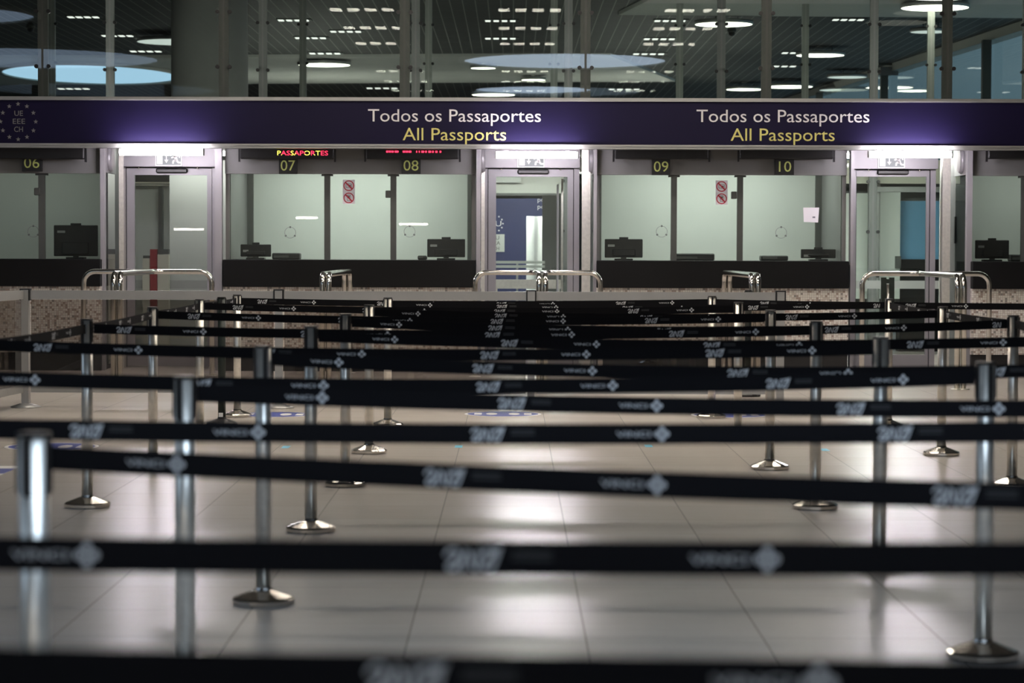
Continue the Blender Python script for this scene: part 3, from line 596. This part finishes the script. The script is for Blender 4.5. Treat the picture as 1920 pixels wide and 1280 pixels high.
# unseen fill lamps added to brighten the rooms behind the doors
for x, y, s, w in ((-3.7, 29.2, 1.2, 'left'), (.2, 30.2, 1.6, 'middle'), (4.2, 29.4, 1.3, 'right'), (.2, 35.0, 1.6, 'middle far'), (.4, 37.0, 1., 'middle farthest')):
    tag(MB().box(x-.6, x+.6, y-.12, y+.12, 2.44, 2.487 ).build('corridor_fill', lb(75. if 'farthest' in w else 55. if 'far' in w else 30. if 'middle' in w else 75. if w == 'right' else 11.)), 'added fill lamp over the corridor behind the %s door' % w, 'lamp')
struct(MB().box(-9, 9, 28.36, 31.0, 2.49, 2.56).build('trim_7', M['grey'])); struct(MB().box(-2.2, 2.2, 31.25, 37.7, 2.49, 2.56).build('trim_8', M['grey']))

# ================================================================== HANDRAILS
def arc_path(a, b, r, zt, z0=0.0, up=(0, 0, 1)):
    """inverted U from floor point a to floor point b with rounded top corners"""
    a, b = Vector(a), Vector(b); d = (b-a).normalized(); pts = [a+Vector((0, 0, z0)), a+Vector((0, 0, zt-r))]
    for k in range(1, 8): t = k/8*math.pi/2; pts.append(a+d*(r-r*math.cos(t))+Vector((0, 0, zt-r+r*math.sin(t))))
    pts.append(a+d*r+Vector((0, 0, zt))); pts.append(b-d*r+Vector((0, 0, zt)))
    for k in range(1, 8): t = k/8*math.pi/2; pts.append(b-d*(r-r*math.sin(t))+Vector((0, 0, zt-r+r*math.cos(t))))
    pts += [b+Vector((0, 0, zt-r)), b+Vector((0, 0, z0))]; return pts
RT = .027; YF, YN = 25.2, 23.1
ZR = AZ(506, YF, 960)-RT
def flange(mb, x, y): return mb.lathe([(.06, 0), (.06, .006), (.03, .01)], 20, (x, y, .0005))
def fillet(pts, r):
    """polyline with its inner corners rounded"""
    pts = [Vector(p) for p in pts]; out = [pts[0]]
    for i in range(1, len(pts)-1):
        u = (pts[i-1]-pts[i]).normalized(); v = (pts[i+1]-pts[i]).normalized(); A = pts[i]+u*r; c = pts[i]+(u+v)*r
        for k in range(9): q = k/8*math.pi/2; out.append(c-v*r*math.cos(q)-u*r*math.sin(q))
    return out+[pts[-1]]
for a, b, c, w in ((152, 402, 280, 'left'), (886, 1131, 1012, 'middle'), (1612, 1860, 1732, 'right')):
    x0, x1, xc = AX(a, YF, 520)+RT, AX(b, YF, 520)-RT, AX(c, YF, 510)
    t = thing('guide_rail', 'double bent steel guide rail in front of the %s door' % w, 'handrail', (xc, YF, 0))
    for xo, sg in ((x0, -1), (x1, 1)):
        xm = xc+sg*(RT+.003)
        MB().tube(fillet([(xo, YF, .004), (xo, YF, ZR), (xm, YF, ZR), (xm, YN, ZR), (xm, YN, .004)], .12), RT, 14).build('rail_tube', M['chrome'], t)
        flange(MB(), xo, YF).build('floor_flange', M['steel'], t); flange(MB(), xm, YN).build('floor_flange', M['steel'], t)
for a, b, w in ((652, 609, 'left'), (1361, 1418, 'right')):
    x = (AX(a, 25.9, 520)+AX(b, 22.9, 520))/2
    t = thing('guide_rail', 'double steel guide rail standing out from the %s middle booth between its two windows' % w, 'handrail', (x, 24.4, 0))
    for sg in (-1, 1):
        xm = x+sg*(RT+.003); MB().tube(fillet([(xm, 22.9, .004), (xm, 22.9, ZR), (xm, 25.9, ZR), (xm, 25.9, .004)], .1), RT, 14).build('rail_tube', M['chrome'], t)
        [flange(MB(), xm, q).build('floor_flange', M['steel'], t) for q in (22.9, 25.9)]

# ================================================================== PANEL BARRIER
YP = 20.15; ztr = AZ(546, YP, 760); zt2 = AZ(562.5, YP, 760)
PX = [48, 523, 996, 1463]; XS = [AX(q, YP, 600) for q in PX]
def barrier_post(x, y, w):
    t = thing('barrier_post', 'square aluminium barrier post '+w, 'post', (x, y, 0), 'posts of the panel barrier')
    MB().box(x-.03, x+.03, y-.04, y+.04, .02, ztr+.004).build('post_body', M['alug'], t)
    MB().box(x-.042, x-.031, y-.042, y+.042, zt2-.01, ztr+.004).box(x+.031, x+.042, y-.042, y+.042, zt2-.01, ztr+.004).box(x-.042, x+.042, y-.042, y+.042, ztr+.0045, ztr+.014).build('post_clip', M['black'], t)
    MB().lathe([(.125, .0005), (.125, .008), (.06, .03), (.04, .034)], 28, (x, y, 0)).build('base_disc', M['alug'], t)
for x, w in zip(XS, ('at the left corner of the barrier', 'below the left middle booth', 'in front of the middle door', 'at the right end of the barrier')): barrier_post(x, YP, w)
xl = XS[0]-.25; yl = 15.2
barrier_post(-4.45, 15.2, 'nearest the camera beyond the left edge')
for i in range(4):
    if i < 3: a, b = Vector((XS[i]+.045, YP, 0)), Vector((XS[i+1]-.045, YP, 0)); w = ('left panel, before the left door', 'panel before windows 07 and 08', 'panel before the middle door and window 09')[i]
    else: a, b = Vector((XS[0]-.03, YP-.05, 0)), Vector((-4.43, 15.26, 0)); w = 'panel turning towards the camera at the left edge'
    d = (b-a).normalized(); n = Vector((-d.y, d.x, 0)); L = (b-a).length
    t = thing('rail_barrier', 'grey railed barrier '+w, 'barrier', tuple((a+b)/2))
    def slab(z0, z1, th, m, name):
        vs = [p+n*s*th/2+Vector((0, 0, z)) for z in (z0, z1) for p, s in ((a, -1), (b, -1), (b, 1), (a, 1))]
        MB().add(vs, [(0, 3, 2, 1), (4, 5, 6, 7), (0, 1, 5, 4), (1, 2, 6, 5), (2, 3, 7, 6), (3, 0, 4, 7)]).build(name, m, t)
    slab(zt2, ztr, .05, M['alug'], 'top_rail'); slab(.125, .185, .04, M['alug'], 'bottom_rail'); slab(.19, zt2-.004, .008, M['glassd'], 'infill_panel')

# ================================================================== BELT POSTS
HP = .962
def make_post(mpole, name, label):
    t = thing(name, label, 'post')
    MB().lathe([(.112, 0), (.117, .004), (.117, .018), (.108, .026), (.05, .047), (.034, .052), (.030, .062)], 14, smooth=False).build('base', M['chrome'] if mpole is M['steel'] else M['black'], t, loc=(0, 0, .0006))
    pl = MB().lathe([(.029, .05), (.029, HP-.008)], 28).build('pole', mpole, t, loc=(0, 0, 0))
    MB().lathe([(.029, HP-.008), (.033, HP-.006), (.033, HP-.001), (.028, HP)], 28).build('cap', M['black'], pl, loc=(0, 0, 0))
    mb = MB()
    for k in range(4):
        c, s = math.cos(k*math.pi/2), math.sin(k*math.pi/2)
        vs = []
        for z, ex in ((HP-.125, .0295), (HP-.115, .036), (HP-.012, .036), (HP-.009, .031)):
            for r, w in ((.02, -.009), (.02, .009), (ex, .0075), (ex, -.0075)): vs.append((c*r-s*w, s*r+c*w, z))
        fs = [(3, 2, 1, 0), (12, 13, 14, 15)]
        for j in range(3): fs += [(j*4+i, j*4+(i+1) % 4, j*4+4+(i+1) % 4, j*4+4+i) for i in range(4)]
        mb.add(vs, fs)
    mb.build('belt_cassette', M['black'], pl, loc=(0, 0, 0)); return t
proto = make_post(M['steel'], 'belt_post', 'x'); used = [False]
POST = {}
def post(key, x, y, rot, label):
    POST[key] = Vector((x, y, 0))
    if not used[0]: proto.location = (x, y, 0); proto.rotation_euler = (0, 0, rot); proto['label'] = label; proto['group'] = 'steel belt posts of the queue'; used[0] = True; return proto
    return dup(proto, (x, y, 0), label, 'steel belt posts of the queue', rot)
def rowpost(row, name, specs, where):
    for i, (k, px, py, rot) in enumerate(specs):
        p = fl(px, py); post(k, p.x, p.y, math.radians(rot), 'steel belt post in the %s, %s from the camera' % (where, ORD[i]))
R_ = math.radians
p0 = lambda s, X: (960+X/s, 468+CAMH/s+(X/s)*ROLL)
def P0(X, Y): return Vector((X, Y, 0))
# inner left row, outer left row, inner right row, outer right row
il = [('A', 62, 1740, -15), ('B', 348, 1338, -23), ('C', 494, 1131, 20), ('D', 583, 996, 45), ('E', 647.5, 911, 45), ('F', 692, 849, 0), ('G', 727, 799, 0)]
for i, (k, px, py, rot) in enumerate(il):
    if k == 'A': x, y = (62-960)*4.73/F, 4.73
    else: p = fl(px, py); x, y = p.x, p.y
    post(k, x, y, R_(rot), 'steel belt post in the inner left row, %s from the camera' % ORD[i])
ol = [('H', 164, 950, -38), ('I', 287, 866, -20), ('J', 375, 813, 0), ('K', 445, 781, 25)]
post('H0', -2.2, 10.2, .3, 'steel belt post in the outer left row, first, just left of the picture')
for i, (k, px, py, rot) in enumerate(ol):
    p = fl(px, py); post(k, p.x, p.y, R_(rot), 'steel belt post in the outer left row, %s from the camera' % ORD[i+1])
ir = [('L', 1843, 1232, 20), ('M', 1648, 1063, -15), ('N', 1528, 953, 20), ('O', 1443, 879, 45), ('P', 1383, 826, 20), ('Q', 1334, 783, 0)]
for i, (k, px, py, rot) in enumerate(ir):
    p = fl(px, py); post(k, p.x, p.y, R_(rot), 'steel belt post in the inner right row, %s from the camera' % ORD[i])
orr = [('S', 1897, 912, 15), ('R', 1765, 853, 18), ('T', 1665, 800, 45)]
for i, (k, px, py, rot) in enumerate(orr):
    p = fl(px, py); post(k, p.x, p.y, R_(rot), 'steel belt post in the outer right row, %s from the camera' % ORD[i])
# dark posts
dp = make_post(M['darkpost'], 'dark_belt_post', 'dark green belt post standing behind the outer left row'); p = fl(416, 797); dp.location = (p.x, p.y, 0)
MB().box(-.02, .012, -.034, -.028, .045, .075).build('white_tag', M['exitw'], dp, loc=(0, 0, .02))
p = fl(1402, 743); dup(dp, (p.x, p.y, 0), 'dark green belt post behind the barrier right of centre')
p = fl(1665, 700); xs, ys = AX(1666, 25.6), 25.6
t = thing('strap_stand', 'pale post with black straps hanging before the right door', 'post', (xs, ys, 0))
MB().lathe([(.11, .0005), (.11, .012), (.03, .04), (.026, .05)], 24, (xs, ys, 0)).build('base', M['steel'], t)
MB().lathe([(.026, .05), (.026, AZ(532, ys, 1665))], 20, (xs, ys, 0)).build('pole', M['steel'], t)
pb(pb(pb(MB(), 1654, 1663, 520, 566, ys-.06, .05), 1669, 1678, 520, 566, ys-.06, .05), 1654, 1678, 523, 531, ys-.058, .04).build('hanging_strap', M['darkpost'], t)

# ================================================================== BELTS
VT, VF, VW = text2d('VINCI', 1., 1.45)
ANA = [[(.02, .70), (.2, .92), (.52, .92), (.6, .72), (.1, .16), (.2, .04), (.5, .06), (.68, .42)],
       [(.78, .0), (.84, .55), (.98, .88), (1.1, .8), (1.26, .14), (1.4, .03), (1.5, .2), (1.56, .9)],
       [(1.72, .74), (1.9, .92), (2.16, .92), (2.2, .75), (1.74, .16), (1.84, .04), (2.14, .06), (2.3, .42), (2.5, 1.02)]]
def strokes(sc, w=.145):
    out = []
    for pl in ANA:
        for (x0, y0), (x1, y1) in zip(pl, pl[1:]):
            L = math.hypot(x1-x0, y1-y0); nx, ny = -(y1-y0)/L*w/2, (x1-x0)/L*w/2; ex, ey = (x1-x0)/L*.04, (y1-y0)/L*.04
            out.append([((x0-ex+nx)*sc, (y0-ey+ny)*sc), ((x1+ex+nx)*sc, (y1+ey+ny)*sc), ((x1+ex-nx)*sc, (y1+ey-ny)*sc), ((x0-ex-nx)*sc, (y0-ey-ny)*sc)])
    out.append([(2.0*sc, .95*sc), (2.62*sc, 1.1*sc), (2.36*sc, .55*sc)])
    return out
STR = strokes(.030)
PER = .94
def belt(a, b, label, mark_px=None, sag=.014, za=0, zb=0, back=False):
    """strip between posts a and b (floor points); mark_px = picture column of one printed mark"""
    a, b = Vector(a), Vector(b); d = (b-a); L0 = d.length; d = d/L0; r = .036
    A, B = a+d*r, b-d*r; L = (B-A).length; n = Vector((d.y, -d.x, 0)); zc = HP-.05; H = .024
    def pos(u, v, off=0.0):
        q = A+d*u; f = u/L; q.z = zc+za+(zb-za)*f-sag*4*f*(1-f)*(L/3.7)**1.5+v
        return q+n*off
    mb = MB(); N = 28
    vs = []; 
    for i in range(N+1):
        u = L*i/N; vs += [pos(u, -H, -.001), pos(u, H, -.001), pos(u, H, .001), pos(u, -H, .001)]
    fs = [(0, 1, 2, 3), (4*N+3, 4*N+2, 4*N+1, 4*N)]
    for i in range(N): fs += [(4*i+k, 4*i+4+k, 4*i+4+(k+1) % 4, 4*i+(k+1) % 4) for k in range(4)]
    mb.add(vs, fs, 0)
    if mark_px is None: u0 = random.uniform(.1, .9)
    else:
        # distance along the belt where the vertical plane through that column meets it
        k = (mark_px-960)/F; u0 = (k*A.y-A.x)/(d.x-k*d.y)
    u = u0-PER*math.floor(u0/PER)-PER
    def poly(pts, m, off=.0016):
        if min(p[0] for p in pts) < .03 or max(p[0] for p in pts) > L-.03: return
        mb.add([pos(p[0], p[1], off) for p in pts], [tuple(range(len(pts)))], m)
    while u < L:
        for s in STR: poly([(u-.042+p[0], p[1]-.0165) for p in s], 1)
        poly([(u+.05, -.002), (u+.105, -.002), (u+.105, .002), (u+.05, .002)], 2); poly([(u+.05, .006), (u+.105, .006), (u+.105, .010), (u+.05, .010)], 2)
        q = u+.40
        for f in VF: poly([(q-.105+VT[i][0]/VW*.078, VT[i][1]*.0165-.006) for i in f], 1)
        for cx, cz in ((0, .0105), (0, -.0105), (.0105, 0), (-.0105, 0)): poly([(q+cx+.0062*math.cos(k*math.pi/4), cz+.0062*math.sin(k*math.pi/4)) for k in range(8)], 1)
        u += PER
    o = mb.build('queue_belt', [M['belt'], M['print'], M['printg']], None)
    me = o.data; me.transform(Matrix.Translation(-A)); o.location = A
    return tag(o, label, 'belt', 'black printed queue belts')
OFF = dict(R0=P0(2.76, 3.75), L0=P0(-2.18, 3.42), L1=P0(-2.18, 5.72), L2=P0(-2.18, 7.9), Q0=P0(1.55, 3.26), Q1=P0(1.55, 5.55), R1=P0(2.76, 6.55), R2=P0(2.76, 8.85), R3=P0(2.76, 11.2),
           A0=P0(-.93, 2.37), R00=P0(2.76, 2.34), K2=P0(-2.2, 19.2))
for k, w in (('R0', 'outer right row, beyond the right edge near the camera'), ('R1', 'outer right row, beyond the right edge, a second step off'), ('R2', 'outer right row, beyond the right edge, a third step off'), ('R3', 'outer right row, beyond the right edge, a fourth step off'),
             ('L1', 'outer left row, beyond the left edge nearer the camera'), ('L2', 'outer left row, beyond the left edge, a step farther'), ('L0', 'outer left row, beyond the left edge next to the camera'), ('Q0', 'inner right row, beyond the right edge next to the camera'), ('Q1', 'inner right row, beyond the right edge a step farther')):
    post(k, OFF[k].x, OFF[k].y, .2, 'steel belt post of the '+w)
PT = dict(POST); PT.update({k: v for k, v in OFF.items() if k not in PT})
post('A0', -.93, 2.37, .2, 'steel belt post of the inner left row, beyond the bottom edge'); post('R00', 2.76, 2.34, .1, 'steel belt post of the outer right row, next to the camera beyond the edge')
CB = [('A0', 'R00', 770, 'lowest black belt along the bottom edge of the picture'), ('L0', 'Q0', 893, 'black cross belt second up from the bottom edge'), ('A', 'R0', 838, 'black cross belt running right from the nearest inner left post'),
      ('L1', 'Q1', 918, 'black cross belt fourth up from the bottom edge'), ('B', 'R1', 963, 'black cross belt running right from the second inner left post'), ('L2', 'L', 918, 'black cross belt ending at the nearest inner right post'),
      ('C', 'R2', 908, 'black cross belt from the third inner left post'), ('H0', 'M', 920, 'black cross belt ending at the second inner right post'), ('D', 'R3', 957, 'black cross belt from the fourth inner left post'),
      ('H', 'N', 925, 'black cross belt from the second outer left post to the third inner right post'), ('E', 'S', 930, 'black cross belt from the fifth inner left post'), ('I', 'O', 933, 'black cross belt from the third outer left post to the fourth inner right post'),
      ('F', 'R', 940, 'black cross belt from the sixth inner left post'), ('J', 'P', 938, 'black cross belt from the fourth outer left post to the fifth inner right post'), ('G', 'T', 942, 'black cross belt from the farthest inner left post'),
      ('K', 'Q', 941, 'farthest black cross belt, just below the grey barrier rail')]
SAG = [0.017, 0.017, 0.022, 0.02, 0.028, 0.037, 0.045, 0.032, 0.034, 0.028, 0.042, 0.028, 0.028, 0.024, 0.024, 0.02]
for (a, b, m, l), q in zip(CB, SAG): belt(PT[a], PT[b], l, m, q)
for a, b, l in (('H0', 'H', 'nearest'), ('H', 'I', 'second'), ('I', 'J', 'third'), ('J', 'K', 'farthest')): belt(PT[a], PT[b], 'black belt along the outer left row, %s of that side' % l)
belt(PT['L2'], PT['H0'], 'black belt along the outer left row, coming in at the left edge')
for a, b, l in (('R3', 'S', 'nearest'), ('S', 'R', 'second'), ('R', 'T', 'farthest')): belt(PT[b], PT[a], 'black belt along the outer right row, %s of that side' % l)
p = PT['T']; e = at(2050, 572, 17.9); belt(p, (e.x, 17.9, 0), 'black belt leaving the farthest outer right post to the right edge')
post('T2', e.x, 17.9, .1, 'steel belt post beyond the right edge at the far row')
belt(PT['Q'], PT['T'], 'black belt joining the farthest inner and outer right posts')

# ================================================================== FLOOR MARKS
def sticker(px, py, label):
    c = fl(px, py); t = thing('floor_sticker', label, 'floor sticker', (c.x, c.y, 0), 'round distance stickers on the floor'); r = .31
    MB().lathe([(r, .0004), (r, .0012)], 48, (c.x, c.y, 0), smooth=False).build('white_ring', M['dotw'], t); MB().lathe([(r*.92, .0013), (r*.92, .0017)], 48, (c.x, c.y, 0), smooth=False).build('blue_disc', M['dotb'], t)
    mb = MB()
    for sx in (-.09, .09): mb.add([(c.x+sx+.045*math.cos(k*math.pi/8), c.y+.13*math.sin(k*math.pi/8), .0021) for k in range(16)], [tuple(range(16))])
    for sx in (-1, 1): mb.box(c.x+sx*.2-.03, c.x+sx*.2+.03, c.y-.1, c.y+.1, .0018, .0021)
    mb.build('footprint_mark', M['dotw'], t)
sticker(515, 777, 'blue round floor sticker at the left beside the dark green post'); sticker(943, 776, 'blue round floor sticker in the middle below the barrier'); sticker(1368, 778, 'blue round floor sticker at right behind a post base'); sticker(97, 837, 'blue round floor sticker at the far left behind the nearest post')
c = fl(8, 882); t = thing('floor_sticker', 'blue striped floor strip at the left edge', 'floor sticker', (c.x, c.y, 0)); MB().box(c.x-.3, c.x+.04, c.y-.3, c.y+.3, .0004, .001).build('white_ring', M['dotw'], t); MB().box(c.x-.3, c.x+.04, c.y-.2, c.y+.12, .0012, .0016).build('blue_disc', M['dotb'], t)
for px, py, w in ((536, 838, 'left of centre'), (860, 837, 'near the middle'), (1216, 836, 'right of the middle'), (1546, 843, 'at right')):
    c = fl(px, py); tag(MB().box(c.x-.025, c.x+.025, c.y-.09, c.y+.09, .0004, .001).build('tape_mark', M['cyan']), 'small cyan tape mark on the floor '+w, 'tape')
# ================================================================== CEILING CAMERAS AND FACADE SIGN
for px, py, w in ((57, 58, 'top left glazing'), (1372, 66, 'hanging disc lamp at right')):
    p = fl(px, py-3, ZC-.12); t = thing('dome_camera', 'dark dome camera by the '+w, 'security camera', (p.x, p.y, ZC-.12))
    MB().lathe([(.01, -.07), (.05, -.05), (.06, 0)], 20, (p.x, p.y, ZC-.1)).build('dome', M['black'], t); MB().lathe([(.08, -.0), (.08, .05), (.04, .098)], 20, (p.x, p.y, ZC-.1)).build('mount', M['dgrey'], t)
Y = 50.4; c = at(1665, 127, Y); t = thing('facade_sign', 'two stacked grey boards on a facade post against the dusk sky', 'sign', (c.x, Y, c.z))
pb(MB(), 1645, 1685, 113, 122, Y, .06).build('upper_board', M['dgrey'], t); pb(MB(), 1649, 1682, 125, 141, Y, .06).build('lower_board', M['grey'], t)
# wall lamps on the rear wall, mirrored as bright dashes in the booth glass
for px, py, hw, w in ((575, 408, 20, 'the window just right of the left door'), (775, 420, 26, 'the window left of the middle door'), (342, 429, 28, 'the left door glass')):
    Yv = 2*YW+13.9; c = at(px, py, Yv); L = hw*Yv/F
    t = thing('wall_lamp', 'lamp on the rear wall mirrored in '+w, 'lamp', (c.x, -13.9, c.z)); MB().box(c.x-L, c.x+L, -13.93, -13.9, c.z-.02, c.z+.02).build('diffuser', M['hcell'], t); MB().box(c.x-L-.03, c.x+L+.03, -13.998, -13.931, c.z-.04, c.z+.04).build('housing', M['alu'], t)
